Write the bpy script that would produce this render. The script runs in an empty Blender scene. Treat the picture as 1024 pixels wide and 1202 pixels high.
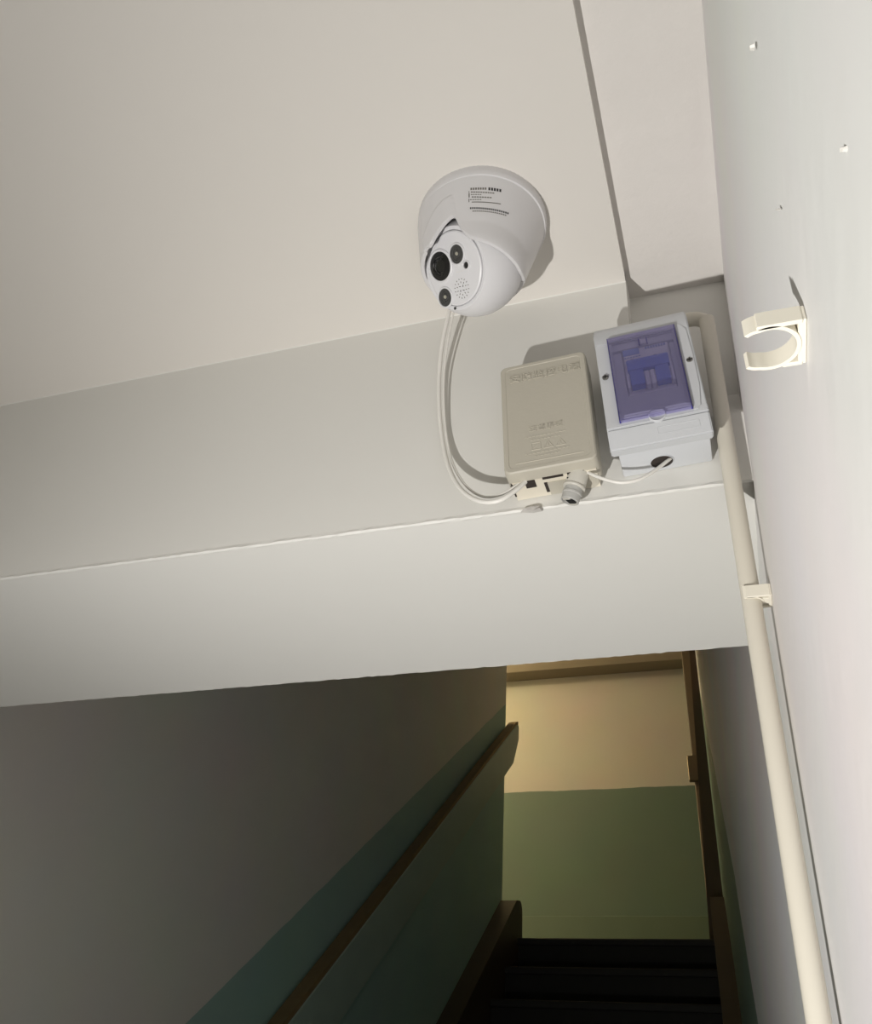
import bpy, bmesh, math, random
from mathutils import Vector, Matrix

random.seed(7)
SC = bpy.context.scene
COL = SC.collection
H = 1.522                      # lens height above the lower floor; everything is lifted by H at the end

# ------------------------------------------------------------------ camera
F_PX, CX, CY = 1060.0, 512.0, 601.0
YAW, PITCH, ROLL = -0.3570457, 0.6218752, 0.0801953
_cy, _sy, _cp, _sp = math.cos(YAW), math.sin(YAW), math.cos(PITCH), math.sin(PITCH)
FW = Vector((_sy*_cp, _cy*_cp, _sp))
_r0 = Vector((_cy, -_sy, 0)); _u0 = _r0.cross(FW)
RT = math.cos(ROLL)*_r0 + math.sin(ROLL)*_u0
UP = -math.sin(ROLL)*_r0 + math.cos(ROLL)*_u0

cam_d = bpy.data.cameras.new('camera')
cam_d.sensor_fit = 'VERTICAL'
cam_d.sensor_height = 36.0
cam_d.lens = 36.0*F_PX/1202.0
cam_d.clip_start = 0.005
cam = bpy.data.objects.new('camera', cam_d)
COL.objects.link(cam)
cam.matrix_world = Matrix(((RT.x, UP.x, -FW.x, 0), (RT.y, UP.y, -FW.y, 0), (RT.z, UP.z, -FW.z, 0), (0, 0, 0, 1)))
SC.camera = cam

# ------------------------------------------------------------------ world, lights, exposure
W = bpy.data.worlds.new('world'); SC.world = W; W.use_nodes = True
W.node_tree.nodes['Background'].inputs[0].default_value = (0.9, 0.95, 1.0, 1)
W.node_tree.nodes['Background'].inputs[1].default_value = 0.0

def lamp(name, kind, loc, energy, color, size):
    d = bpy.data.lights.new(name, kind); d.energy = energy; d.color = color
    d.shadow_soft_size = size
    o = bpy.data.objects.new(name, d); COL.objects.link(o); o.location = loc
    return o

TORCH = Vector((-0.41, -0.12, -0.52))
AIM = Vector((0.15, 0.72, 0.28))
for nm_, en_, sz_ in (('torch_hotspot_light', 28.5, 88), ('torch_spill_light', 18.0, 170)):      # a hand torch: bright core and wide spill
    torch = lamp(nm_, 'SPOT', TORCH, en_, (1.0, 0.975, 0.94), 0.012)
    torch.data.spot_size = math.radians(sz_); torch.data.spot_blend = 1.0
    torch.rotation_euler = (AIM - TORCH).to_track_quat('-Z', 'Y').to_euler()
# the bulb of the upper landing, round the corner of the left wall
lamp('landing_bulb_light', 'POINT', (-2.65, 4.60, 3.0), 51.0, (1.0, 0.80, 0.50), 0.04)

SC.view_settings.view_transform = 'Standard'
SC.view_settings.look = 'None'
SC.view_settings.exposure = 0.0
SC.view_settings.gamma = 1.0
SC.view_settings.use_curve_mapping = False

# ------------------------------------------------------------------ pixel helpers (photo frame 1024 x 1202)
def ray(px, py):
    return RT*((px-CX)/F_PX) - UP*((py-CY)/F_PX) + FW
def on_x(px, py, X): d = ray(px, py); return d*(X/d.x)
def on_y(px, py, Y): d = ray(px, py); return d*(Y/d.y)
def on_z(px, py, Z): d = ray(px, py); return d*(Z/d.z)
def on_plane(px, py, p0, n): d = ray(px, py); return d*(p0.dot(n)/d.dot(n))

# ------------------------------------------------------------------ materials
def mat(name, color, rough=0.6, noise=0.0, nscale=20.0, bump=0.0, bscale=60.0, metal=0.0, spec=0.5, coat=0.0, sss=0.0):
    m = bpy.data.materials.new(name); m.use_nodes = True
    nt = m.node_tree; b = nt.nodes['Principled BSDF']
    b.inputs['Base Color'].default_value = (*color, 1)
    b.inputs['Roughness'].default_value = rough
    b.inputs['Metallic'].default_value = metal
    b.inputs['Specular IOR Level'].default_value = spec
    b.inputs['Coat Weight'].default_value = coat
    tc = nt.nodes.new('ShaderNodeTexCoord')
    if noise > 0:
        n = nt.nodes.new('ShaderNodeTexNoise'); n.inputs['Scale'].default_value = nscale
        n.inputs['Detail'].default_value = 5
        nt.links.new(tc.outputs['Object'], n.inputs['Vector'])
        mx = nt.nodes.new('ShaderNodeMix'); mx.data_type = 'RGBA'
        mx.inputs[6].default_value = (*[c*(1-noise) for c in color], 1)
        mx.inputs[7].default_value = (*[min(1, c*(1+noise)) for c in color], 1)
        nt.links.new(n.outputs['Fac'], mx.inputs[0])
        nt.links.new(mx.outputs[2], b.inputs['Base Color'])
    if bump > 0:
        n2 = nt.nodes.new('ShaderNodeTexNoise'); n2.inputs['Scale'].default_value = bscale
        n2.inputs['Detail'].default_value = 6
        nt.links.new(tc.outputs['Object'], n2.inputs['Vector'])
        bp = nt.nodes.new('ShaderNodeBump'); bp.inputs['Strength'].default_value = bump
        bp.inputs['Distance'].default_value = 0.004
        nt.links.new(n2.outputs['Fac'], bp.inputs['Height'])
        nt.links.new(bp.outputs['Normal'], b.inputs['Normal'])
    return m

def dado_mat(name, upper, lower, slope, z_at, y_at, rough=0.55):
    """Two paints on one wall, parted along z = z_at + slope*(y - y_at) in object space."""
    m = bpy.data.materials.new(name); m.use_nodes = True
    nt = m.node_tree; b = nt.nodes['Principled BSDF']; b.inputs['Roughness'].default_value = rough
    tc = nt.nodes.new('ShaderNodeTexCoord'); sp = nt.nodes.new('ShaderNodeSeparateXYZ')
    nt.links.new(tc.outputs['Object'], sp.inputs[0])
    def mth(op, a, c):
        n = nt.nodes.new('ShaderNodeMath'); n.operation = op
        for i, v in enumerate((a, c)):
            if isinstance(v, (int, float)): n.inputs[i].default_value = v
            else: nt.links.new(v, n.inputs[i])
        return n.outputs[0]
    nz = nt.nodes.new('ShaderNodeTexNoise'); nz.inputs['Scale'].default_value = 9
    nt.links.new(tc.outputs['Object'], nz.inputs['Vector'])
    wob = mth('MULTIPLY', mth('SUBTRACT', nz.outputs['Fac'], 0.5), 0.012)
    line = mth('ADD', mth('MULTIPLY', mth('SUBTRACT', sp.outputs[1], y_at), slope), z_at)
    fac = mth('GREATER_THAN', mth('ADD', sp.outputs[2], wob), line)
    n = nt.nodes.new('ShaderNodeTexNoise'); n.inputs['Scale'].default_value = 3; n.inputs['Detail'].default_value = 6
    nt.links.new(tc.outputs['Object'], n.inputs['Vector'])
    mx = nt.nodes.new('ShaderNodeMix'); mx.data_type = 'RGBA'
    nt.links.new(fac, mx.inputs[0])
    mx.inputs[6].default_value = (*lower, 1); mx.inputs[7].default_value = (*upper, 1)
    m2 = nt.nodes.new('ShaderNodeMix'); m2.data_type = 'RGBA'; m2.blend_type = 'MULTIPLY'
    m2.inputs[0].default_value = 0.18
    nt.links.new(mx.outputs[2], m2.inputs[6]); nt.links.new(n.outputs['Color'], m2.inputs[7])
    nt.links.new(m2.outputs[2], b.inputs['Base Color'])
    n2 = nt.nodes.new('ShaderNodeTexNoise'); n2.inputs['Scale'].default_value = 45
    nt.links.new(tc.outputs['Object'], n2.inputs['Vector'])
    bp = nt.nodes.new('ShaderNodeBump'); bp.inputs['Strength'].default_value = 0.12; bp.inputs['Distance'].default_value = 0.004
    nt.links.new(n2.outputs['Fac'], bp.inputs['Height']); nt.links.new(bp.outputs['Normal'], b.inputs['Normal'])
    return m

M = {}
M['ceiling'] = mat('cream_ceiling_paint', (0.72, 0.69, 0.645), 0.6, 0.02, 3, 0.05, 40)
M['strip'] = mat('white_strip_plaster', (0.74, 0.71, 0.675), 0.65, 0.03, 12, 0.25, 55)
M['beam'] = mat('off_white_beam_plaster', (0.75, 0.74, 0.70), 0.6, 0.02, 4, 0.08, 35)
M['rwall'] = mat('white_wall_plaster', (0.80, 0.78, 0.775), 0.6, 0.025, 5, 0.10, 30)
M['backwall'] = mat('white_back_plaster', (0.78, 0.77, 0.74), 0.7, 0.02, 3)
M['floor'] = mat('grey_terrazzo', (0.30, 0.29, 0.27), 0.6, 0.15, 60)
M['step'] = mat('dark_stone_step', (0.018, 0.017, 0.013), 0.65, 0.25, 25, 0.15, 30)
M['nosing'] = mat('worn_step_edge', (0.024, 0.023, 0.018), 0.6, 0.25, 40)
M['brown'] = mat('brown_skirting_paint', (0.06, 0.038, 0.02), 0.5, 0.15, 10, 0.1, 30)
M['railgreen'] = mat('green_rail_paint', (0.40, 0.52, 0.45), 0.45, 0.1, 8, 0.08, 40)
M['railwood'] = mat('bare_brown_rail_edge', (0.26, 0.18, 0.08), 0.6, 0.2, 15)
M['doorwood'] = mat('dark_brown_door', (0.085, 0.055, 0.03), 0.5, 0.2, 12)
M['casing'] = mat('brown_grey_door_casing', (0.20, 0.15, 0.09), 0.5, 0.12, 12)
M['lock'] = mat('dull_lock_metal', (0.25, 0.2, 0.13), 0.4, metal=0.7)
M['whiteplastic'] = mat('white_plastic_shade_tone', (0.66, 0.65, 0.655), 0.35, 0.01, 30, 0.0)  # same plastic as the eyeball; the shell's shade is put into this darker tone
M['eyewhite'] = mat('white_eyeball_plastic', (0.72, 0.715, 0.73), 0.4)
M['blackglass'] = mat('black_lens_glass', (0.008, 0.008, 0.008), 0.08, coat=0.6)
M['blackpl'] = mat('black_plastic', (0.015, 0.015, 0.015), 0.5)
M['ledglass'] = mat('smoked_led_glass', (0.05, 0.05, 0.05), 0.12, coat=0.8)
M['chip'] = mat('led_chip', (0.5, 0.48, 0.4), 0.3, metal=0.3)
M['print'] = mat('grey_print_ink', (0.16, 0.15, 0.13), 0.7)
M['printdark'] = mat('dark_print_ink', (0.03, 0.03, 0.03), 0.7)
M['sticker'] = mat('silver_sticker', (0.72, 0.71, 0.68), 0.4)
M['beige'] = mat('beige_abs_plastic', (0.49, 0.46, 0.385), 0.5, 0.012, 30, 0.05, 250)
M['beigelight'] = mat('light_beige_abs_plastic', (0.72, 0.67, 0.56), 0.5)
M['darkhole'] = mat('dark_inside', (0.03, 0.022, 0.018), 0.8)
M['brkwhite'] = mat('white_enclosure_plastic', (0.60, 0.615, 0.635), 0.38, 0.01, 30)
M['brkbody'] = mat('white_breaker_plastic', (0.82, 0.82, 0.82), 0.4)
M['blue'] = mat('blue_toggle_plastic', (0.03, 0.14, 0.66), 0.35)
M['screw'] = mat('screw_steel', (0.30, 0.29, 0.27), 0.35, metal=0.9)
M['cable'] = mat('white_cable_pvc', (0.82, 0.80, 0.75), 0.4)
M['pipe'] = mat('cream_pvc_pipe', (0.70, 0.66, 0.565), 0.4, 0.015, 8)
M['clip'] = mat('cream_pvc_clip', (0.82, 0.78, 0.67), 0.4)
M['conn'] = mat('white_connector_plastic', (0.58, 0.56, 0.50), 0.45)
M['conngrey'] = mat('grey_connector_plastic', (0.46, 0.455, 0.43), 0.45)
M['chippaint'] = mat('flaked_plaster', (0.46, 0.44, 0.41), 0.8, 0.3, 90, 0.6, 120)

def window_material():
    m = bpy.data.materials.new('violet_clear_plastic'); m.use_nodes = True
    nt = m.node_tree; nt.nodes.clear()
    out = nt.nodes.new('ShaderNodeOutputMaterial')
    tr = nt.nodes.new('ShaderNodeBsdfTransparent'); tr.inputs[0].default_value = (0.925, 0.91, 0.99, 1)
    gl = nt.nodes.new('ShaderNodeBsdfGlossy'); gl.inputs[1].default_value = 0.12
    df = nt.nodes.new('ShaderNodeBsdfDiffuse'); df.inputs[0].default_value = (0.42, 0.39, 0.92, 1)
    fr = nt.nodes.new('ShaderNodeFresnel'); fr.inputs[0].default_value = 1.3
    a = nt.nodes.new('ShaderNodeMixShader'); a.inputs[0].default_value = 0.10
    nt.links.new(tr.outputs[0], a.inputs[1]); nt.links.new(df.outputs[0], a.inputs[2])
    b = nt.nodes.new('ShaderNodeMixShader'); nt.links.new(fr.outputs[0], b.inputs[0])
    nt.links.new(a.outputs[0], b.inputs[1]); nt.links.new(gl.outputs[0], b.inputs[2])
    nt.links.new(b.outputs[0], out.inputs[0])
    return m
M['window'] = window_material()
M['windowedge'] = mat('deep_blue_plastic_edge', (0.05, 0.04, 0.32), 0.2)

# ------------------------------------------------------------------ mesh helpers
def obj(name, bm, m, parent=None, smooth=False, sharp=40):
    me = bpy.data.meshes.new(name)
    bmesh.ops.recalc_face_normals(bm, faces=bm.faces[:])
    if smooth:
        for f in bm.faces: f.smooth = True
        for e in bm.edges:
            if len(e.link_faces) == 2 and e.calc_face_angle(0) > math.radians(sharp): e.smooth = False
    bm.to_mesh(me); bm.free()
    me.materials.append(m)
    o = bpy.data.objects.new(name, me); COL.objects.link(o)
    if parent: o.parent = parent
    return o
def tag(o, label, cat, group=None):
    o['label'] = label; o['category'] = cat
    if group: o['group'] = group
    return o
def struct(o, label=None):
    o['kind'] = 'structure'
    if label: o['label'] = label
    return o
def empty(name, loc, rot=None):
    o = bpy.data.objects.new(name, None); COL.objects.link(o); o.location = loc
    o.empty_display_size = 0.02
    if rot is not None: o.rotation_euler = rot
    return o
def copy_tree(o, parent=None):
    c = o.copy(); COL.objects.link(c); c.parent = parent
    for ch in [x for x in bpy.data.objects if x.parent == o]: copy_tree(ch, c)
    return c

def box(bm, lo, hi, bev=0.0, seg=2, mtx=None):
    b2 = bmesh.new()
    bmesh.ops.create_cube(b2, size=1)
    s = [hi[i]-lo[i] for i in range(3)]; c = [(hi[i]+lo[i])/2 for i in range(3)]
    for v in b2.verts: v.co = Vector((v.co.x*s[0]+c[0], v.co.y*s[1]+c[1], v.co.z*s[2]+c[2]))
    if bev > 0: bmesh.ops.bevel(b2, geom=b2.edges[:], offset=bev, segments=seg, affect='EDGES', profile=0.5)
    if mtx is not None: b2.transform(mtx)
    merge(bm, b2); return bm
def merge(bm, b2):
    vm = {v: bm.verts.new(v.co) for v in b2.verts}
    for f in b2.faces:
        try: bm.faces.new([vm[v] for v in f.verts])
        except ValueError: pass
    b2.free()
def prism(bm, poly, to3, a, b):
    """poly: 2D outline; to3(u, v, t) -> Vector; extruded t from a to b."""
    A = [bm.verts.new(to3(u, v, a)) for u, v in poly]; B = [bm.verts.new(to3(u, v, b)) for u, v in poly]
    n = len(poly)
    bm.faces.new(A); bm.faces.new(list(reversed(B)))
    for i in range(n): bm.faces.new((A[i], B[i], B[(i+1) % n], A[(i+1) % n]))
    return bm
def lathe(bm, prof, seg=48, mtx=None, close=True):
    """prof: list of (r, z); spun about z."""
    b2 = bmesh.new(); rings = []
    for r, z in prof:
        if r < 1e-6: rings.append([b2.verts.new((0, 0, z))])
        else: rings.append([b2.verts.new((r*math.cos(2*math.pi*i/seg), r*math.sin(2*math.pi*i/seg), z)) for i in range(seg)])
    for a, b in zip(rings, rings[1:]):
        for i in range(seg):
            j = (i+1) % seg
            if len(a) == 1 and len(b) == 1: continue
            if len(a) == 1: b2.faces.new((a[0], b[i], b[j]))
            elif len(b) == 1: b2.faces.new((a[i], b[0], a[j]))
            else: b2.faces.new((a[i], b[i], b[j], a[j]))
    if mtx is not None: b2.transform(mtx)
    merge(bm, b2); return bm
def catmull(pts, n=10):
    P = [Vector(p) for p in pts]; P = [P[0]*2-P[1]] + P + [P[-1]*2-P[-2]]; out = []
    for i in range(1, len(P)-2):
        for k in range(n):
            t = k/n
            out.append(0.5*((2*P[i]) + (P[i+1]-P[i-1])*t + (2*P[i-1]-5*P[i]+4*P[i+1]-P[i+2])*t*t + (-P[i-1]+3*P[i]-3*P[i+1]+P[i+2])*t**3))
    out.append(P[-2]); return out
def tube(bm, pts, r, seg=12, cap=True):
    pts = [Vector(p) for p in pts]; rings = []
    t0 = (pts[1]-pts[0]).normalized(); nrm = t0.orthogonal().normalized()
    for i, p in enumerate(pts):
        t = (pts[min(i+1, len(pts)-1)] - pts[max(i-1, 0)]).normalized()
        nrm = (nrm - t*nrm.dot(t)).normalized(); bn = t.cross(nrm)
        rings.append([bm.verts.new(p + nrm*(r*math.cos(2*math.pi*k/seg)) + bn*(r*math.sin(2*math.pi*k/seg))) for k in range(seg)])
    for a, b in zip(rings, rings[1:]):
        for k in range(seg): bm.faces.new((a[k], a[(k+1) % seg], b[(k+1) % seg], b[k]))
    if cap: bm.faces.new(rings[0]); bm.faces.new(list(reversed(rings[-1])))
    return bm
def text(name, s, size, m, parent, loc, rot, depth=0.0003, align='CENTER'):
    cu = bpy.data.curves.new(name, 'FONT'); cu.body = s; cu.size = size; cu.extrude = depth
    cu.align_x = align; cu.align_y = 'CENTER'; cu.resolution_u = 2
    t = bpy.data.objects.new(name, cu); COL.objects.link(t)
    dg = bpy.context.evaluated_depsgraph_get(); me = bpy.data.meshes.new_from_object(t.evaluated_get(dg))
    bpy.data.objects.remove(t); bpy.data.curves.remove(cu)
    o = bpy.data.objects.new(name, me); COL.objects.link(o)
    me.materials.clear(); me.materials.append(m)
    o.parent = parent; o.location = loc; o.rotation_euler = rot
    return o
YZ = lambda u, v, t: Vector((t, u, v))      # outline in (y, z), pushed along x
XZ = lambda u, v, t: Vector((u, t, v))      # outline in (x, z), pushed along y
XY = lambda u, v, t: Vector((u, v, t))

# ================================================================== THE SETTING
ZC, YB, YR, ZB = 0.62, 0.525, 0.770, 0.392        # ceiling, beam front, beam rear, beam bottom (from the lens)
XW, XL, XS = 0.030, -1.18, -0.040                 # right wall, left wall, ceiling strip edge
Y0, Z0 = 4.50, 0.878                              # top nosing of the flight
RISE, RUN = 0.16, 0.225
YF, XF = 5.60, -0.20                              # landing wall, its corner with the right wall
ZTOP, YBACK, ZFL = 3.3, -1.6, -H

# beam with a hand-made, slightly wavy lower edge and a soft cove to the ceiling
bm = bmesh.new()
def beam_run(x0, x1, prof, n, jit):
    rows = []
    for i in range(n+1):
        x = x0 + (x1-x0)*i/n; w = {}
        row = []
        for (y, z, j) in prof:
            row.append(bm.verts.new((x, y+random.uniform(-1, 1)*jit*j, z+random.uniform(-1, 1)*jit*j)))
        rows.append(row)
    k = len(prof)
    for a, b in zip(rows, rows[1:]):
        for i in range(k): bm.faces.new((a[i], a[(i+1) % k], b[(i+1) % k], b[i]))
    bm.faces.new(rows[0]); bm.faces.new(list(reversed(rows[-1])))
cove = [(YB-0.0008*(1-math.cos(a)), ZC-0.0008+0.0008*math.sin(a), 0.0) for a in [math.pi/2*i/8 for i in range(9)]]
low = [(YR, ZB+0.001, 0), (YR-0.0012, ZB, 0.5), (YR-0.003, ZB, 0), (YB+0.003, ZB, 0), (YB+0.0012, ZB-0.0001, 0.5), (YB-0.0005, ZB+0.0008, 0.6), (YB, ZB+0.0035, 0)]
beam_run(XL-0.02, XS, low + cove + [(YB-0.0008, ZC+0.02, 0), (YR, ZC+0.02, 0)], 220, 0.0006)
beam_run(XS, XW+0.02, low + [(YB, 0.455, 0), (YB+0.03, 0.50, 0), (YB+0.03, ZC+0.03, 0), (YR, ZC+0.03, 0)], 10, 0.0005)
beam = struct(obj('ceiling_beam', bm, M['beam']), 'off-white plastered beam crossing under the ceiling')

bm = bmesh.new(); box(bm, (XL-0.02, YR-0.12, ZC+0.012), (XW+0.3, YR-0.005, ZTOP))
struct(obj('wall_upper', bm, M['beam']))

bm = bmesh.new(); box(bm, (XL-0.02, YBACK, ZC), (XS, YB+0.004, ZC+0.06))
struct(obj('ceiling', bm, M['ceiling']))
# higher strip of slab along the right wall, with hand-trowelled unevenness
bm = bmesh.new()
zs = ZC+0.012
nx, ny = 14, 150
vs = [[None]*(ny+1) for _ in range(nx+1)]
for i in range(nx+1):
    for j in range(ny+1):
        x = XS-0.005 + (XW+0.016-XS+0.005)*i/nx; y = -0.6 + (YB+0.04+0.6)*j/ny
        vs[i][j] = bm.verts.new((x, y, zs + random.uniform(-1, 1)*0.00025 + (0.0012*math.sin(y*31+x*40) if i > nx-3 else 0) - (0.003 if i == nx else 0)))
for i in range(nx):
    for j in range(ny): bm.faces.new((vs[i][j], vs[i+1][j], vs[i+1][j+1], vs[i][j+1]))
strip = obj('trim_1', bm, M['strip'], smooth=True, sharp=60)
struct(strip, 'recessed strip of ceiling plaster along the right wall')
bm = bmesh.new(); box(bm, (XS, YBACK, zs+0.004), (XW+0.02, YB+0.05, zs+0.03)); struct(obj('ceiling_slab', bm, M['strip']))

# right wall: straight beside the lens, then closing in a little along the flight
bm = bmesh.new()
def rx(y): return XW if y <= YR else XW + (XF-XW)*(y-YR)/(YF-YR)
outl = [(XW, YBACK), (XW, YR), (XF, YF), (XF-0.0, YF+0.15), (XW+0.3, YF+0.15), (XW+0.3, YBACK)]
def lean(z): t = min(1.0, max(0.0, (z-0.05)/0.61)); return 0.0115*t*t      # the plaster leans back towards the ceiling
levels = [(z, lean(z)) for z in [ZFL] + [0.05+0.61*k/14 for k in range(15)] + [ZTOP]]
rings = []
for z, dx in levels:
    rings.append([bm.verts.new((u + (dx if (v <= YR and u < XW+0.1) else 0), v, z)) for u, v in outl])
nn_ = len(outl)
for a, b in zip(rings, rings[1:]):
    for i in range(nn_): bm.faces.new((a[i], a[(i+1) % nn_], b[(i+1) % nn_], b[i]))
bm.faces.new(rings[0]); bm.faces.new(rings[-1])
SL = 0.7177
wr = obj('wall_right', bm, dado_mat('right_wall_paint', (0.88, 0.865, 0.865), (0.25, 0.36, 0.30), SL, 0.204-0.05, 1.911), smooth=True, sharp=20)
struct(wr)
bm = bmesh.new(); prism(bm, [(XL-0.15, YBACK), (XL, YBACK), (XL, Y0+0.004), (XL-0.15, Y0+0.004)], XY, ZFL, ZTOP)
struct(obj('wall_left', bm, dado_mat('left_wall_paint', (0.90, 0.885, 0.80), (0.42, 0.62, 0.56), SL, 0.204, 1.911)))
bm = bmesh.new(); box(bm, (-3.0, YF, Z0-0.3), (XW+0.3, YF+0.12, ZTOP))
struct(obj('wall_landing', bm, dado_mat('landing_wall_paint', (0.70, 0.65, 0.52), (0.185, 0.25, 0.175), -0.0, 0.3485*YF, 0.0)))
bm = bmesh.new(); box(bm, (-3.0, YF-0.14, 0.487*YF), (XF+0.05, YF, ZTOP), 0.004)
struct(obj('trim_2', bm, M['casing'] if False else mat('header_shade_tone', (0.30, 0.25, 0.17), 0.6, 0.05, 6)), 'plaster header over the landing wall')  # header colour is darkened to carry the shade of the band
bm = bmesh.new(); box(bm, (XL-0.15, YBACK-0.1, ZFL), (XW+0.3, YBACK, ZTOP)); struct(obj('wall_back', bm, M['backwall']))
bm = bmesh.new(); box(bm, (-3.1, Y0-1.6, ZFL), (-3.0, YF+0.1, ZTOP)); struct(obj('wall_landing_side', bm, M['backwall']))
bm = bmesh.new(); box(bm, (-3.0, Y0-1.6, ZFL), (XL-0.15, Y0-1.5, ZTOP)); struct(obj('wall_stairwell', bm, M['backwall']))
bm = bmesh.new(); box(bm, (-3.1, YR-0.1, ZTOP), (XW+0.3, YF+0.15, ZTOP+0.1)); struct(obj('ceiling_upper', bm, M['backwall']))
bm = bmesh.new(); box(bm, (XL-0.02, YBACK, ZFL-0.1), (XW+0.3, YF, ZFL)); struct(obj('floor', bm, M['floor']))
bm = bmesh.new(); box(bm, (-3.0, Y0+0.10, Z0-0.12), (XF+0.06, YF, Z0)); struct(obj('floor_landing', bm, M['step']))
bm = bmesh.new(); box(bm, (-3.0, YF-0.012, Z0), (XF, YF+0.001, Z0+0.33), 0.002)
struct(obj('baseboard_landing', bm, mat('olive_skirting_paint', (0.18, 0.24, 0.165), 0.5, 0.05, 10)))

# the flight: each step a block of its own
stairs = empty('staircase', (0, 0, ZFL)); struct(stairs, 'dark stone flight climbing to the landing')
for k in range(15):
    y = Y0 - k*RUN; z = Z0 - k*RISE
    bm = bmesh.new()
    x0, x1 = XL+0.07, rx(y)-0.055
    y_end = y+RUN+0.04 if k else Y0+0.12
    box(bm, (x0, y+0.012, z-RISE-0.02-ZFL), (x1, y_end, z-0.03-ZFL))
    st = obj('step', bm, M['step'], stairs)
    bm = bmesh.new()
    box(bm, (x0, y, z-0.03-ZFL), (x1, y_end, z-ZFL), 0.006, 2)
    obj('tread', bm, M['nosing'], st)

# brown skirtings that climb with the flight
def nose(y): return Z0 + (y-Y0)*RISE/RUN
p1 = on_x(586, 1057, XL+0.07); 
up = 0.175
poly = [(1.2, nose(1.2)-0.2), (1.2, nose(1.2)+up), (Y0-0.02, nose(Y0-0.02)+up)]
for i in range(6):
    a = math.pi/2 - math.pi/2*i/5
    poly.append((Y0+0.05+0.05*math.cos(a), Z0+up+0.0-0.05+0.05*math.sin(a)+0.0))
poly += [(Y0+0.10, Z0-0.2)]
bm = bmesh.new(); prism(bm, poly, YZ, XL-0.001, XL+0.08)
struct(obj('baseboard_left', bm, M['brown'], smooth=True, sharp=30), 'brown painted curb beside the steps on the left')
bm = bmesh.new()
poly = [(1.2, nose(1.2)-0.2), (1.2, nose(1.2)+up), (Y0, Z0+up), (Y0+0.10, Z0+up), (Y0+0.10, Z0-0.2)]
A = [bm.verts.new((rx(u)-0.06, u, v)) for u, v in poly]; B = [bm.verts.new((rx(u)+0.02, u, v)) for u, v in poly]
bm.faces.new(A); bm.faces.new(list(reversed(B)))
for i in range(5): bm.faces.new((A[i], B[i], B[(i+1) % 5], A[(i+1) % 5]))
struct(obj('baseboard_right', bm, M['brown']), 'brown painted curb beside the steps on the right')

# door in the right wall of the landing, seen edge-on
door = empty('door_1', (rx(5.0), 5.0, Z0)); struct(door, 'dark brown wooden door of the landing, edge-on')
def dbox(name, y0, y1, z0, z1, out, m, parent=door, bev=0.004, inn=0.03):
    bm = bmesh.new()
    a = [(rx(y0)-out, y0), (rx(y1)-out, y1), (rx(y1)+inn, y1), (rx(y0)+inn, y0)]
    prism(bm, [(u-rx(5.0), v-5.0) for u, v in a], XY, z0, z1)
    bmesh.ops.bevel(bm, geom=bm.edges[:], offset=bev, segments=1, affect='EDGES')
    return obj(name, bm, m, parent)
bm = bmesh.new()
zz0, zz1 = 0.0, 2.15
vv = [bm.verts.new((rx(y)-o_-rx(5.0), y-5.0, z)) for z, oo in ((zz0, 0.080), (zz1, 0.008)) for y, o_ in ((4.70, oo), (4.80, oo), (4.80, -0.03), (4.70, -0.03))]
for f in ((0, 1, 2, 3), (4, 5, 6, 7), (0, 1, 5, 4), (1, 2, 6, 5), (2, 3, 7, 6), (3, 0, 4, 7)): bm.faces.new([vv[i] for i in f])
obj('door_casing', bm, M['doorwood'], door)
dbox('door_casing', 5.40, 5.50, 0, 2.15, 0.075, M['casing'])
dbox('door_casing', 4.80, 5.46, 2.07, 2.15, 0.05, M['doorwood'])
leaf = dbox('door_leaf', 4.80, 5.46, 0, 2.07, 0.02, M['doorwood'])
dbox('lock', 5.36, 5.40, 1.02, 1.17, 0.105, M['lock'], leaf)

# handrail board on the left wall
xr = XL+0.055
def rail_pts():
    t0 = on_x(340, 1200, xr); t1 = on_x(590, 868, xr); b0 = on_x(405, 1200, xr); b1 = on_x(590, 912, xr)
    return t0, t1, b0, b1
t0, t1, b0, b1 = rail_pts()
sl = 0.755
ct = ((t0.z-sl*t0.y)+(t1.z-sl*t1.y))/2; cb = ((b0.z-sl*b0.y)+(b1.z-sl*b1.y))/2
ye = on_x(609, 850, xr).y; yb = on_x(609.8, 875, xr).y
ye = (ye+yb)/2
ys = 1.0
rail = empty('handrail', (XL, ye, sl*ye+cb))
tag(rail, 'green painted handrail board with worn brown top edge on stairwell wall', 'handrail')
def R(y, z): return (y-ye, z-(sl*ye+cb))
bm = bmesh.new()
ptop = sl*(ye-0.05)+ct
prism(bm, [R(ys, sl*ys+cb), R(ys, sl*ys+ct-0.012), R(ye-0.06, sl*(ye-0.06)+ct-0.012), R(ye-0.012, sl*(ye-0.03)+ct-0.012), R(ye, sl*(ye-0.05)+ct-0.012), R(ye, sl*ye+cb+0.09), R(ye-0.11, sl*(ye-0.11)+cb)], YZ, 0.012, 0.055)
bmesh.ops.bevel(bm, geom=bm.edges[:], offset=0.004, segments=1, affect='EDGES')
obj('rail_board', bm, M['railgreen'], rail)
bm = bmesh.new()
prism(bm, [R(ys, sl*ys+ct-0.012), R(ys, sl*ys+ct+0.006), R(ye-0.06, sl*(ye-0.06)+ct+0.006), R(ye-0.014, sl*(ye-0.03)+ct+0.006), R(ye-0.004, sl*(ye-0.05)+ct-0.012), R(ye-0.012, sl*(ye-0.03)+ct-0.012), R(ye-0.06, sl*(ye-0.06)+ct-0.012)], YZ, 0.012, 0.053)
obj('top_edge', bm, M['railwood'], rail)
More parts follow.
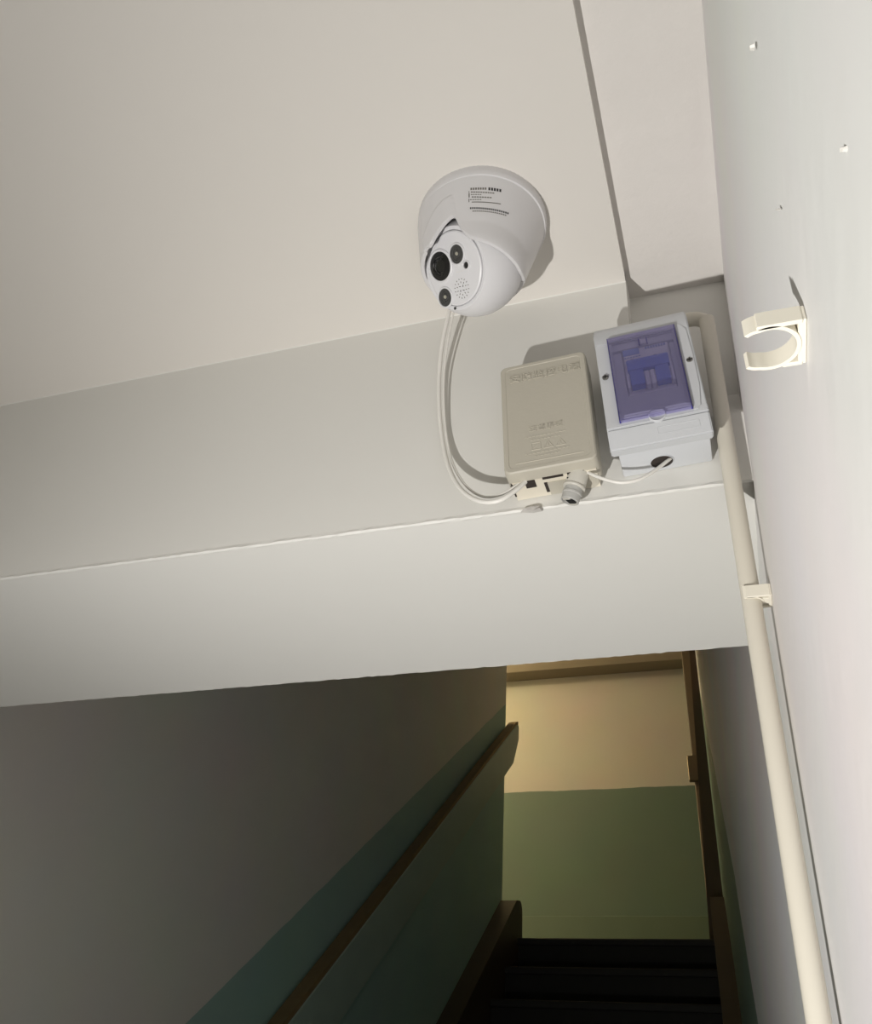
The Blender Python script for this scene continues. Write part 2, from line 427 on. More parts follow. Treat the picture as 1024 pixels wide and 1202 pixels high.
for q in range(4):
    y = 1.5 + q*0.85; bm = bmesh.new(); zz = sl*y+(ct+cb)/2
    box(bm, (-0.002, R(y, zz)[0]-0.03, R(y, zz)[1]-0.03), (0.014, R(y, zz)[0]+0.03, R(y, zz)[1]+0.03), 0.003, 1)
    obj('bracket', bm, M['railgreen'], rail)

# chips and specks in the plaster (parts of what they sit in)
def fleck(name, parent, m, P, nrm, pts, th=0.0015):
    """small raised flake: outline pts given as pixels, lying on plane (P, nrm)."""
    Q = [on_plane(px, py, P, nrm) for px, py in pts]
    bm = bmesh.new(); c = sum(Q, Vector())/len(Q)
    base = [bm.verts.new(q - nrm*0.0006) for q in Q]; top = [bm.verts.new(q*0.7+c*0.3 + nrm*th*random.uniform(0.4, 1.2)) for q in Q]
    bm.faces.new(top)
    for i in range(len(Q)): bm.faces.new((base[i], base[(i+1) % len(Q)], top[(i+1) % len(Q)], top[i]))
    return obj(name, bm, m, parent)
nB = Vector((0, -1, 0))
o = fleck('plaster_chip', beam, M['chippaint'], Vector((0, YB, 0)), nB, [(611, 601), (622, 597), (632, 592.5), (638, 595), (637, 599.5), (626, 601.5)], 0.003)
o['label'] = 'grey flaking chip of plaster above the lower beam edge'
nW = Vector((-1, 0, 0))
for px, py, a, b in ((992, 175, 1.6, 4.5), (914, 246, 1.0, 1.6), (883, 56, 0.9, 5)):
    fleck('paint_speck', wr, M['cable'], Vector((XW, 0, 0)), nW, [(px+a*math.cos(t), py+b*math.sin(t)) for t in [k*math.pi/3 for k in range(6)]], 0.0006)

# ================================================================== SECURITY CAMERA
DC = Vector((-0.1425, 0.4355, ZC))                   # centre of the base on the ceiling
ZS = 0.573
EC = on_z(557, 313, ZS)                            # eyeball centre
RE = 0.0386
NF = (RT*-0.70 - UP*0.24 - FW*0.67).normalized()
cc = empty('security_camera', DC)
tag(cc, 'white turret security camera with tilted eyeball fixed to the ceiling', 'security camera')
L = lambda v: Vector(v) - DC                       # to the camera's own frame
# base ring with fine ribs
bm = bmesh.new()
seg = 180; prof = [(0.049, 0.0), (0.0517, 0.0), (0.0517, -0.0045), (0.0516, -0.0075), (0.0508, -0.0095), (0.0490, -0.0096)]
rings = []
for (r, z) in prof:
    rings.append([bm.verts.new(((r + (0.00035 if (i % 2 and r > 0.0512) else 0))*math.cos(2*math.pi*i/seg), (r + (0.00035 if (i % 2 and r > 0.0512) else 0))*math.sin(2*math.pi*i/seg), z)) for i in range(seg)])
for a, b in zip(rings, rings[1:]):
    for i in range(seg): bm.faces.new((a[i], b[i], b[(i+1) % seg], a[(i+1) % seg]))
bm.faces.new(rings[0]); bm.faces.new(rings[-1])
obj('base_ring', bm, M['whiteplastic'], cc, smooth=True, sharp=35)
# shell: tapering cup that ends in an S-shaped lip round the eyeball
def shell_axis(z):                                  # axis drifts from the base centre to the eyeball centre
    t = min(1, max(0, -z/(ZC-ZS)))
    return L(EC)*t
RS = RE+0.0032
def shell_r(z):
    zc = ZS-ZC
    zt_ = zc-0.009
    if z > zt_:
        t = (-z-0.009)/(-zt_-0.009); t = min(1, max(0, t))
        return 0.0511 + (math.sqrt(RS*RS-0.009**2)-0.0511)*t
    return math.sqrt(max(1e-6, RS*RS-(z-zc)**2))
# lip: photo points of the rim dropped on the eyeball's socket sphere
lip_px = [(535, 256), (540, 268), (552, 277), (572.5, 282.5), (589, 291), (603, 303), (613.5, 319.5), (616.6, 332)]
def on_sphere(px, py, c, r):
    d = ray(px, py).normalized(); b = d.dot(c); disc = b*b - (c.dot(c)-r*r)
    return d*(b - math.sqrt(disc)) if disc > 0 else d*b
lip = []
for q in lip_px:
    p = on_sphere(*q, EC, RS) - EC
    lip.append((math.atan2(p.y, p.x), p.z))
flap_px = [(521, 267), (511, 278.5), (504, 292)]
flap = []
for q in flap_px:
    p = on_sphere(*q, EC, RS) - EC
    flap.append((math.atan2(p.y, p.x), p.z))
keys = sorted(lip + flap)
def zcut(phi):
    ks = keys
    if phi <= ks[0][0] or phi >= ks[-1][0]:
        a0, z0_ = ks[-1]; a1, z1_ = ks[0][0]+2*math.pi, ks[0][1]
        p = phi if phi >= a0 else phi+2*math.pi
        t = (p-a0)/(a1-a0)
        return max(z0_*(1-t)+z1_*t, -0.004) + 0.004*math.sin(math.pi*t)
    for (a0, z0_), (a1, z1_) in zip(ks, ks[1:]):
        if a0 <= phi <= a1: t = (phi-a0)/max(1e-6, a1-a0); return z0_*(1-t)+z1_*t
crease = []
for q in [(498.5, 282), (501, 266), (508, 250), (518, 241.5), (529, 239.5), (534, 247), (536, 256)]:
    p = on_sphere(*q, EC, RS+0.002) - EC
    crease.append((math.atan2(p.y, p.x), p.z + ZS - ZC))
crease.sort()
def bulge(phi, z):
    if not crease[0][0] < phi < crease[-1][0]: return 0.0
    for (a0, z0_), (a1, z1_) in zip(crease, crease[1:]):
        if a0 <= phi <= a1:
            zc_ = z0_ + (z1_-z0_)*(phi-a0)/max(1e-6, a1-a0)
            t = max(0, min(1, (zc_-z)/0.0016)); e = max(0, min(1, (crease[-1][0]-phi)/0.22))
            return 0.0012*t*t*(3-2*t)*e
    return 0.0
seg = 220
zraw = [zcut(-math.pi + 2*math.pi*(i+0.5)/seg) for i in range(seg)]
zsm = [sum(zraw[(i+k) % seg]*w for k, w in ((-3, 1), (-2, 2), (-1, 3), (0, 4), (1, 3), (2, 2), (3, 1)))/16 for i in range(seg)]
bm = bmesh.new(); nz = 40; grid = []
for i in range(seg):
    phi = -math.pi + 2*math.pi*(i+0.5)/seg
    zl = (ZS-ZC) + zsm[i]; col = []
    for k in range(nz+1):
        z = -0.0095 + (zl+0.0095)*k/nz
        r = shell_r(z) + bulge(phi, z); ax = shell_axis(z)
        col.append(bm.verts.new((ax.x+r*math.cos(phi), ax.y+r*math.sin(phi), z)))
    ax = shell_axis(zl); r = shell_r(zl) + bulge(phi, zl)
    col.append(bm.verts.new((ax.x+(r-0.0006)*math.cos(phi), ax.y+(r-0.0006)*math.sin(phi), zl-0.0006)))
    col.append(bm.verts.new((ax.x+(r-0.0030)*math.cos(phi), ax.y+(r-0.0030)*math.sin(phi), zl-0.0002)))
    col.append(bm.verts.new((ax.x+(r-0.0036)*math.cos(phi), ax.y+(r-0.0036)*math.sin(phi), zl+0.006)))
    grid.append(col)
for i in range(seg):
    a, b = grid[i], grid[(i+1) % seg]
    for k in range(len(a)-1): bm.faces.new((a[k], a[k+1], b[k+1], b[k]))
shell = obj('shell', bm, M['whiteplastic'], cc, smooth=True, sharp=50)
# eyeball with a flattened face
rotF = NF.to_track_quat('Z', 'Y').to_matrix().to_4x4()
# face frame: Z = NF, Y = picture-up as far as possible
fy = (UP - NF*UP.dot(NF)).normalized(); fx = fy.cross(NF)
rotF = Matrix(((fx.x, fy.x, NF.x, 0), (fx.y, fy.y, NF.y, 0), (fx.z, fy.z, NF.z, 0), (0, 0, 0, 1)))
eye = empty('eyeball', L(EC)); eye.parent = cc; eye.rotation_euler = rotF.to_euler()
DF = 0.0222
prof = []
rf = math.sqrt(RE*RE-DF*DF)
a0 = math.atan2(rf, DF)
for i in range(29):
    a = a0 + (math.pi-a0)*i/28; prof.append((RE*math.sin(a) if i < 28 else 0, RE*math.cos(a)))
prof = [(0, DF-0.0016), (rf-0.0030, DF-0.0016), (rf-0.0028, DF-0.0002), (rf-0.0008, DF+0.0002)] + prof
bm = lathe(bmesh.new(), prof, 72)
# the eyeball body becomes the part itself: swap the Empty for the mesh
body = obj('eyeball', bm, M['eyewhite'], cc, smooth=True, sharp=28)
body.location = eye.location; body.rotation_euler = eye.rotation_euler
bpy.data.objects.remove(eye); body.name = 'eyeball'
FP = EC + NF*(DF+0.0006)
Rinv = rotF.to_3x3().transposed()
def face_uv(px, py):
    p = Rinv @ (on_plane(px, py, FP, NF) - EC); return p.x, p.y
bm = lathe(bmesh.new(), [(0, DF-0.001), (rf-0.0034, DF-0.001), (rf-0.0036, DF+0.0006), (rf-0.0046, DF+0.0012), (0, DF+0.0012)], 72)
fp = obj('face_plate', bm, M['eyewhite'], body, smooth=True, sharp=30)
ft = DF+0.0012
def disc(name, px, py, r, prof, m, parent=body):
    u, v = face_uv(px, py)
    o = obj(name, lathe(bmesh.new(), [(a*r, ft+h) for a, h in prof], 36), m, parent, smooth=True, sharp=30)
    o.location = (u, v, 0); return o
def ring_prof(inner): return [(inner, 0.0002), (inner, 0.0011), ((1+inner)/2, 0.0014), (1.0, 0.0008), (1.0, -0.0002)]
ppm = 1060/0.69
for nm, px, py, r in (('main_lens', 518.3, 312.5, 0.0113), ('infrared_lamp', 537.5, 298.2, 0.0073), ('infrared_lamp', 524, 349, 0.0071)):
    disc('lens_ring', px, py, r*1.17, ring_prof(0.84), M['eyewhite'])
    if nm == 'main_lens':
        disc(nm, px, py, r, [(0, 0.0003), (0.42, 0.0003), (0.46, 0.0009), (0.6, 0.0005), (0.64, 0.0010), (0.96, 0.0006), (1.0, 0.0004)], M['blackglass'])
    else:
        disc(nm, px, py, r, [(0, 0.0009), (0.40, 0.0008), (0.45, 0.0003), (0.6, 0.0003), (0.66, 0.0010), (0.9, 0.0009), (1.0, 0.0003)], M['ledglass'])
        disc('led_chip', px+0.3, py-0.6, 0.0014, [(0, 0.0013), (0.9, 0.0013), (1, 0.0008)], M['chip'])
disc('sensor_ring', 548.6, 311, 0.0036, ring_prof(0.72), M['eyewhite'])
disc('light_sensor', 548.8, 311, 0.0025, [(0, 0.0004), (1, 0.0003)], M['blackpl'])
disc('microphone_hole', 535, 362, 0.0011, [(0, 0.0003), (1, 0.0002)], M['blackpl'])
# speaker grille of little slots
u0, v0 = face_uv(543, 338.5); k = 0
for r_, n_, l_ in ((0.0023, 4, 0.0017), (0.0047, 10, 0.0012), (0.0072, 16, 0.0011)):
    for i in range(n_):
        a = 2*math.pi*(i+0.5)/n_; bm = bmesh.new()
        box(bm, (-l_/2, -0.00026, ft-0.0002), (l_/2, 0.00026, ft+0.00015))
        o = obj('speaker_slot', bm, M['blackpl'] if r_ < 0.003 else M['print'], body)
        o.location = (u0+r_*math.cos(a), v0+r_*math.sin(a), 0); o.rotation_euler = (0, 0, a + (0.6 if r_ < 0.003 else 0))
# fine seam lines on the face
for px, py, l_ in ((513, 291.5, 0.009), (541, 318.5, 0.008)):
    u, v = face_uv(px, py); bm = bmesh.new(); box(bm, (-l_/2, -0.0002, ft-0.0002), (l_/2, 0.0002, ft+0.0001))
    o = obj('face_mark', bm, M['sticker'], body); o.location = (u, v, 0); o.rotation_euler = (0, 0, 0.02)
# little screw hole on the eyeball
p = on_sphere(611, 315, EC, RE) - EC
bm = lathe(bmesh.new(), [(0, 0.0002), (0.0011, 0.0001), (0.0011, -0.001)], 14, p.to_track_quat('Z', 'Y').to_matrix().to_4x4())
o = obj('screw_hole', bm, M['blackpl'], cc); o.location = L(EC) + p
# printed label on the shell: rows of print wrapped on its surface
def on_shell(px, py):
    d = ray(px, py).normalized(); t = 0.3
    for _ in range(4000):
        q = L(d*t)
        if -0.0095 >= q.z > -0.08:
            ax = shell_axis(q.z)
            if math.hypot(q.x-ax.x, q.y-ax.y) <= shell_r(q.z): return q
        t += 0.0002
        if t > 1.2: break
    return None
def print_bar(parent, px0, py0, px1, py1, hpx, m, n=1, fill=0.62, arc=0.0, name='label_print'):
    """a row of n printed marks from pixel to pixel, each hugging the shell."""
    bm = bmesh.new()
    for i in range(n):
        for s in range(1):
            ta = i/n; tb = (i+fill)/n if n > 1 else 1.0
            quad = []
            steps = 2 if n > 1 else 10
            up_, dn_ = [], []
            for j in range(steps+1):
                t = ta+(tb-ta)*j/steps
                x = px0+(px1-px0)*t; y = py0+(py1-py0)*t - arc*4*t*(1-t)
                a = on_shell(x, y-hpx/2); b = on_shell(x, y+hpx/2)
                if a is None or b is None: continue
                nn = Vector((a.x, a.y, -0.01)).normalized()*0.00018
                up_.append(bm.verts.new(a+nn)); dn_.append(bm.verts.new(b+nn))
            for j in range(len(up_)-1): bm.faces.new((up_[j], up_[j+1], dn_[j+1], dn_[j]))
    return obj(name, bm, m, parent)
lab = None
# label rows (photo: heading, four short lines, a rule, two long rows)
lab = print_bar(shell, 552.5, 222, 572, 221.6, 2.6, M['print'], 7, 0.7, 0.2)
lab['label'] = 'grey printed label rows'
print_bar(shell, 573.5, 221.8, 589.5, 224.3, 3.38, M['printdark'], 5, 0.7, 0.3)
print_bar(shell, 553, 225.6, 581, 227.0, 1.43, M['print'], 10, 0.75, 0.4)
print_bar(shell, 553, 228.6, 566, 228.6, 1.04, M['print'], 5, 0.7, 0.1)
print_bar(shell, 554, 231.4, 578, 232.3, 1.43, M['print'], 8, 0.75, 0.3)
print_bar(shell, 552, 234.6, 566, 234.4, 1.04, M['print'], 5, 0.7, 0.1)
print_bar(shell, 554, 237.4, 588, 239.6, 1.04, M['print'], 1, 1, 0.9)
print_bar(shell, 550.3, 225.5, 551.3, 225.5, 1.56, M['print'], 1, 1)
print_bar(shell, 550.3, 229.5, 551.6, 229.5, 5.2, M['print'], 1, 1)
print_bar(shell, 550.3, 235.5, 551.3, 235.5, 3.9, M['print'], 1, 1)
print_bar(shell, 552, 244.6, 598, 251.0, 2.21, M['printdark'], 19, 0.66, 2.2)
print_bar(shell, 555, 248, 595, 253.2, 1.43, M['print'], 17, 0.7, 1.8)

# ================================================================== POWER SUPPLY BOX (beige)
TILT = math.radians(3.0)
PB = on_y(644.5, 486, 0.4965); PB = Vector((PB.x-0.0015, YB, PB.z+0.0005))
pb = empty('power_supply_box', PB, (0, -TILT, 0))
tag(pb, 'beige plastic power supply box with embossed lettering mounted on the beam', 'power box')
BW, BH, BD = 0.0675, 0.1085, 0.0325
hw, hh = BW/2, BH/2
def rrect(hw, hh, r, n=5):
    out = []
    for cx, cz, a0 in ((hw-r, hh-r, 0), (-hw+r, hh-r, 90), (-hw+r, -hh+r, 180), (hw-r, -hh+r, 270)):
        for i in range(n+1):
            a = math.radians(a0+90*i/n); out.append((cx+r*math.cos(a), cz+r*math.sin(a)))
    return out
def loft(bm, loops, cap0=True, cap1=True):
    rings = [[bm.verts.new(p) for p in lp] for lp in loops]
    n = len(rings[0])
    for a, b in zip(rings, rings[1:]):
        for i in range(n): bm.faces.new((a[i], a[(i+1) % n], b[(i+1) % n], b[i]))
    if cap0: bm.faces.new(rings[0])
    if cap1: bm.faces.new(list(reversed(rings[-1])))
    return bm
def rloop(hw, hh, r, y, dz=0.0): return [(u, y, v+dz) for u, v in rrect(hw, hh, r)]
bm = loft(bmesh.new(), [rloop(hw-0.002, hh-0.002, 0.004, -0.0005), rloop(hw-0.002, hh-0.002, 0.004, -0.0215), rloop(hw-0.003, hh-0.003, 0.004, -0.0215)])
back = obj('back_shell', bm, M['beigelight'], pb, smooth=True, sharp=35)
bm = loft(bmesh.new(), [rloop(hw-0.0008, hh-0.0008, 0.005, -0.0085), rloop(hw, hh, 0.005, -0.0095), rloop(hw, hh, 0.005, -BD+0.004), rloop(hw-0.0004, hh-0.0004, 0.005, -BD+0.0009),
     rloop(hw-0.0014, hh-0.0014, 0.0045, -BD), rloop(hw-0.0040, hh-0.0040, 0.004, -BD), rloop(hw-0.0044, hh-0.0044, 0.004, -BD+0.0004)])
cov = obj('front_cover', bm, M['beige'], pb, smooth=True, sharp=30)
FR = (math.pi/2, 0, 0)
yf = -BD+0.0004
text('embossed_title', '安防监控电源', 0.0093, M['beige'], cov, (0.001, yf, 0.0385), FR, 0.0006)
text('embossed_heading', '注意事项', 0.0064, M['beige'], cov, (-0.001, yf, -0.0155), FR, 0.0004)
def emboss_row(x0, x1, z, h, n, fill=0.7):
    bm = bmesh.new()
    for i in range(n):
        a = x0+(x1-x0)*i/n; box(bm, (a, yf-0.0003, z-h/2*random.uniform(0.7, 1)), (a+(x1-x0)/n*fill, yf+0.0003, z+h/2*random.uniform(0.6, 1)))
    o = obj('embossed_line', bm, M['beige'], cov); return o
emboss_row(-0.017, 0.014, -0.0225, 0.0016, 11)
emboss_row(-0.013, 0.010, -0.0262, 0.0014, 9)
for i, x in enumerate((-0.009, 0.0, 0.009)):       # three caution pictograms
    bm = bmesh.new(); s = 0.0032; z = -0.0325
    if i == 0:
        for q in ((-s, -s, s, -s), (s, -s, s, s), (s, s, -s, s), (-s, s, -s, -s), (-s*0.5, -s*0.4, s*0.5, s*0.5)):
            tube(bm, [(x+q[0], yf, z+q[1]), (x+q[2], yf, z+q[3])], 0.0004, 6)
    else:
        for q in ((-s*1.1, -s, s*1.1, -s), (s*1.1, -s, 0, s), (0, s, -s*1.1, -s), (0, -s*0.5, 0, s*0.35)):
            tube(bm, [(x+q[0], yf, z+q[1]), (x+q[2], yf, z+q[3])], 0.0004, 6)
    obj('embossed_pictogram', bm, M['beige'], cov)
emboss_row(-0.018, 0.016, -0.0385, 0.0016, 11)
emboss_row(-0.011, 0.009, -0.0417, 0.0013, 8)
# raised lip lines across the cover foot and head
bm = tube(bmesh.new(), [(-hw+0.009, -BD+0.0004, -hh+0.0085), (hw-0.009, -BD+0.0004, -hh+0.0085)], 0.0004, 8); obj('cover_ridge', bm, M['beige'], cov)
# bottom face with its openings
zb = -hh
def bpatch(name, x0, x1, y0, y1, m, dz=0.0004):
    bm = bmesh.new(); box(bm, (x0, y0, zb-dz), (x1, y1, zb+0.003)); return obj(name, bm, m, back)
bpatch('bottom_plate', -hw+0.003, hw-0.003, -0.0215, -0.001, M['beigelight'], 0.0003)
bpatch('cable_slot', -hw+0.0125, -hw+0.020, -0.0215, -0.0135, M['darkhole'], 0.0006)
bpatch('seam_slot', -hw+0.0022, -hw+0.0034, -0.021, -0.006, M['darkhole'], 0.0006)
bpatch('vent_slot', -0.008, 0.007, -0.0222, -0.0202, M['darkhole'], 0.0006)
bpatch('vent_slot', -0.008, -0.0055, -0.0165, -0.0050, M['darkhole'], 0.0006)
bpatch('latch_tab', -0.0055, 0.010, -0.0165, -0.0020, M['beige'], 0.0012)
bpatch('connector_port', 0.010, 0.022, -0.0225, -0.0100, M['darkhole'], 0.0006)
bm = lathe(bmesh.new(), [(0, -0.0008), (0.0072, -0.0008), (0.0072, 0.002)], 30); o = obj('cable_port', bm, M['beige'], back); o.location = (0.0235, -0.0085, zb-0.0003)

# network connector hanging from the box
def barrel(bm, p0, p1, prof, seg=36):
    d = (p1-p0); q = d.normalized().to_track_quat('Z', 'Y').to_matrix().to_4x4(); q.translation = p0
    return lathe(bm, [(r, h*d.length) for r, h in prof], seg, q)
c0 = on_y(681, 552, 0.508); c1 = c0 + (-0.34*RT - 0.88*UP - 0.34*FW).normalized()*0.0262
nc = empty('network_connector', c0)
tag(nc, 'white and grey network plug socket hanging out of the beige box', 'connector')
Z_ = Vector((0, 0, 0)); ax = c1-c0; axn = ax.normalized()
obj('barrel', barrel(bmesh.new(), Z_-axn*0.006, ax*0.52, [(0, 0), (0.0070, 0), (0.0074, 0.1), (0.0075, 0.95), (0.0072, 1), (0, 1)]), M['conn'], nc, smooth=True, sharp=30)
obj('collar', barrel(bmesh.new(), ax*0.50, ax*0.58, [(0.004, 0), (0.0078, 0), (0.0082, 0.3), (0.0082, 0.7), (0.0078, 1), (0.004, 1)]), M['conn'], nc, smooth=True, sharp=30)
sock = obj('socket', barrel(bmesh.new(), ax*0.56, ax*0.98, [(0.003, 0), (0.0064, 0), (0.0066, 0.35), (0.0071, 0.38), (0.0071, 0.5), (0.0066, 0.53), (0.0066, 0.96), (0.0063, 1.0), (0.0056, 1.0), (0.0054, 0.8), (0, 0.8)]), M['conngrey'], nc, smooth=True, sharp=30)
q = axn.to_track_quat('Z', 'Y').to_matrix().to_4x4()
bm = bmesh.new(); box(bm, (-0.0036, -0.0032, 0), (0.0036, 0.0026, 0.0012), 0.0003, 1, Matrix.Translation(ax*0.93) @ q); obj('jack_opening', bm, M['blackpl'], sock)
bm = bmesh.new()
for s in (-1, 1): box(bm, (s*0.0042-0.0005, -0.0036, 0), (s*0.0042+0.0005, 0.0030, 0.0020), 0.0002, 1, Matrix.Translation(ax*0.93) @ q)
obj('jack_rim', bm, M['conn'], sock)
bm = bmesh.new(); pn = on_sphere(668.5, 561, c0+ax*0.25, 0.0075)-c0
box(bm, (-0.0016, -0.0007, -0.0003), (0.0016, 0.0007, 0.0003), 0, 1, Matrix.Translation(pn)); obj('barrel_notch', bm, M['blackpl'], nc)

# ================================================================== BREAKER BOX
EB = Vector((-0.0262, YB, 0.4655))
eb = empty('breaker_box', EB, (0, -math.radians(3.6), 0))
tag(eb, 'white circuit breaker enclosure with violet clear window on the beam', 'breaker box')
ED = 0.041
XA, XB_ = -0.0350, 0.0345                           # sides of the cover
ZTp, ZBt, zfl = 0.0655, -0.0575, -0.0417            # head, foot, seam above the terminal flap
xo0, xo1, zo0, zo1 = -0.0228, 0.0218, -0.0352, 0.0415   # window opening
def side(bm, x0, x1, poly, bev=0.0010):
    b2 = bmesh.new(); prism(b2, poly, YZ, x0, x1)
    bmesh.ops.bevel(b2, geom=b2.edges[:], offset=bev, segments=2, affect='EDGES'); merge(bm, b2)
bm = bmesh.new(); box(bm, (XA+0.0045, -0.029, -0.0546), (XB_-0.0022, -0.0005, ZTp-0.004), 0.0015, 2)
tub = obj('base_tub', bm, M['brkwhite'], eb, smooth=True, sharp=35)
hp = on_z(776.5, 542.5, EB.z-0.0555); hx, hy = hp.x-EB.x-0.003, hp.y-YB
bm = lathe(bmesh.new(), [(0, -0.0004), (0.0080, -0.0004), (0.0080, 0.001)], 32); bm.transform(Matrix.Diagonal((1.0, 0.85, 1, 1)))
o = obj('cable_hole', bm, M['darkhole'], tub); o.location = (hx, hy, -0.0546)
bm = lathe(bmesh.new(), [(0.0078, 0.0), (0.0078, -0.0009), (0.0083, -0.0009), (0.0084, 0.0)], 32); bm.transform(Matrix.Diagonal((1.0, 0.85, 1, 1)))
o = obj('knockout_rim', bm, M['brkwhite'], tub); o.location = (hx, hy, -0.0546)
bm = bmesh.new(); box(bm, (XB_-0.0024, -0.0275, ZBt+0.004), (XB_-0.0004, -0.0262, 0.010)); obj('cover_gap', bm, M['blackpl'], tub)
# front cover: sloping head, jambs and sill round the window opening
bm = bmesh.new(); yi = -0.0265
side(bm, XA, XB_, [(yi, zo1), (-ED, zo1), (-ED, 0.0535), (-ED+0.006, ZTp), (yi, ZTp)])
side(bm, XA+0.0002, xo0, [(yi+0.0003, zfl+0.0003), (-ED+0.0002, zfl+0.0003), (-ED+0.0002, 0.0500), (yi+0.0003, 0.0500)], 0.0006)
side(bm, xo1, XB_-0.0002, [(yi+0.0003, zfl+0.0003), (-ED+0.0002, zfl+0.0003), (-ED+0.0002, 0.0500), (yi+0.0003, 0.0500)], 0.0006)
side(bm, XA, XB_, [(yi, zfl), (-ED, zfl), (-ED, zo0), (yi, zo0)], 0.0006)
cov2 = obj('front_cover', bm, M['brkwhite'], eb, smooth=True, sharp=35)
bm = bmesh.new()
side(bm, XA, XB_, [(yi, ZBt+0.002), (-0.0345, ZBt), (-0.0362, ZBt), (-ED+0.0006, zfl-0.0004), (yi, zfl-0.0004)], 0.0009)
flap_o = obj('terminal_flap', bm, M['brkwhite'], eb, smooth=True, sharp=35)
def fl_y(z): return -0.0362 + (-ED+0.0006+0.0362)*(z-ZBt)/(zfl-0.0004-ZBt) - 0.00005
bm = bmesh.new()                                    # faint embossed panel on the flap
for a in ((-0.001, -0.0468, 0.027, -0.0468), (-0.001, -0.0520, 0.027, -0.0520), (-0.001, -0.0520, -0.001, -0.0468), (0.027, -0.0520, 0.027, -0.0468)):
    tube(bm, [(a[0], fl_y(a[1]), a[1]), (a[2], fl_y(a[3]), a[3])], 0.0002, 6)
obj('embossed_panel', bm, M['brkwhite'], flap_o)
# thumb notch between window and flap
bm = lathe(bmesh.new(), [(0, -0.0001), (0.0046, 0.0002), (0.0054, 0.0008), (0.0062, 0.0002), (0.0062, -0.001)], 40, Matrix.Rotation(math.pi/2, 4, 'X'))
o = obj('thumb_notch', bm, M['brkwhite'], cov2, smooth=True); o.location = (0.0005, -ED, zfl+0.0046)
for x, z in ((-0.0305, 0.0083), (0.0296, 0.0076)):
    bm = lathe(bmesh.new(), [(0, 0.0004), (0.0014, 0.0010), (0.0023, 0.0004), (0.0023, -0.001)], 20, Matrix.Rotation(math.pi/2, 4, 'X'))
    s = obj('screw', bm, M['screw'], cov2, smooth=True, sharp=40); s.location = (x, -ED-0.0004, z)
    bm = bmesh.new(); box(bm, (-0.0019, -0.0012, -0.0003), (0.0019, -0.0006, 0.0003)); box(bm, (-0.0003, -0.0012, -0.0019), (0.0003, -0.0006, 0.0019)); obj('cross_slot', bm, M['blackpl'], s)
# raised rounded rim to the right of the window
bm = bmesh.new(); prism(bm, [(0.0250, 0.0462), (0.0285, 0.0450), (0.0318, 0.0395), (0.0326, 0.0150), (0.0322, -0.0180), (0.0300, -0.0360), (0.0280, -0.0390), (0.0250, -0.0395)], XZ, -ED-0.0007, -ED+0.001)
obj('window_rim', bm, M['brkwhite'], cov2)
# breaker inside
XC = 0.0008
bd = bmesh.new(); box(bd, (XC-0.0172, -0.0315, -0.0125), (XC+0.0172, -0.012, 0.0385), 0.0006, 1)
bk = obj('circuit_breaker', bd, M['brkbody'], eb); bk.location.y = -0.0042
bm = bmesh.new(); box(bm, (XC-0.0165, -0.0350, -0.0035), (XC+0.0165, -0.0312, 0.0335), 0.0006, 1); obj('breaker_front', bm, M['brkbody'], bk)
bm = bmesh.new(); side(bm, XC-0.0150, XC+0.0150, [(-0.0340, 0.0080), (-0.0385, 0.0080), (-0.0385, 0.0165), (-0.0365, 0.0212), (-0.0340, 0.0212)], 0.0005)
obj('toggle_bar', bm, M['blue'], bk)
for sg in (-1, 1):
    bm = bmesh.new(); side(bm, XC+sg*0.0090-0.0050, XC+sg*0.0090+0.0050, [(-0.0305, -0.0056), (-0.0372, -0.0056), (-0.0380, 0.0090), (-0.0305, 0.0090)], 0.0005)
    obj('toggle', bm, M['blue'], bk)
for x0, x1 in ((-0.0168, -0.0146), (-0.0036, -0.0004), (0.0004, 0.0036), (0.0146, 0.0168)):
    bm = bmesh.new(); box(bm, (XC+x0, -0.0366, -0.0070), (XC+x1, -0.0300, 0.0075), 0.0004, 1); obj('toggle_cheek', bm, M['brkbody'], bk)
bm = bmesh.new(); box(bm, (XC-0.0165, -0.0354, 0.0270), (XC-0.0045, -0.0349, 0.0330)); obj('brand_plate', bm, mat('pale_blue_print', (0.22, 0.34, 0.70), 0.5), bk)
bm = bmesh.new()
for i in range(6): box(bm, (XC-0.0160+i*0.0021, -0.0353, 0.0243), (XC-0.0160+i*0.0021+0.0015, -0.0349, 0.0252))
for i in range(8): box(bm, (XC+0.000+i*0.0019, -0.0353, 0.0302), (XC+0.000+i*0.0019+0.0014, -0.0349, 0.0325))
obj('breaker_print', bm, mat('blue_grey_print', (0.25, 0.33, 0.55), 0.6), bk)
for x in (-0.0105, 0.0062):
    bm = bmesh.new(); box(bm, (XC+x-0.0011, -0.0353, 0.0215), (XC+x+0.0011, -0.0349, 0.0226)); obj('indicator_mark', bm, M['printdark'], bk)
# plates that close the opening round the breaker
for lo, hi in (((xo0-0.001, -0.0335, zo0), (XC-0.0174, -0.029, 0.0330)), ((XC+0.0174, -0.0335, zo0), (xo1+0.001, -0.029, 0.0330)),
               ((xo0-0.001, -0.0348, zo0-0.001), (xo1+0.001, -0.029, -0.0128)), ((xo0-0.001, -0.0345, 0.0345), (xo1+0.001, -0.029, zo1+0.001))):
    bm = bmesh.new(); box(bm, lo, hi, 0.0003, 1); o = obj('blanking_plate', bm, M['brkwhite'], eb); o.location.y = -0.0045
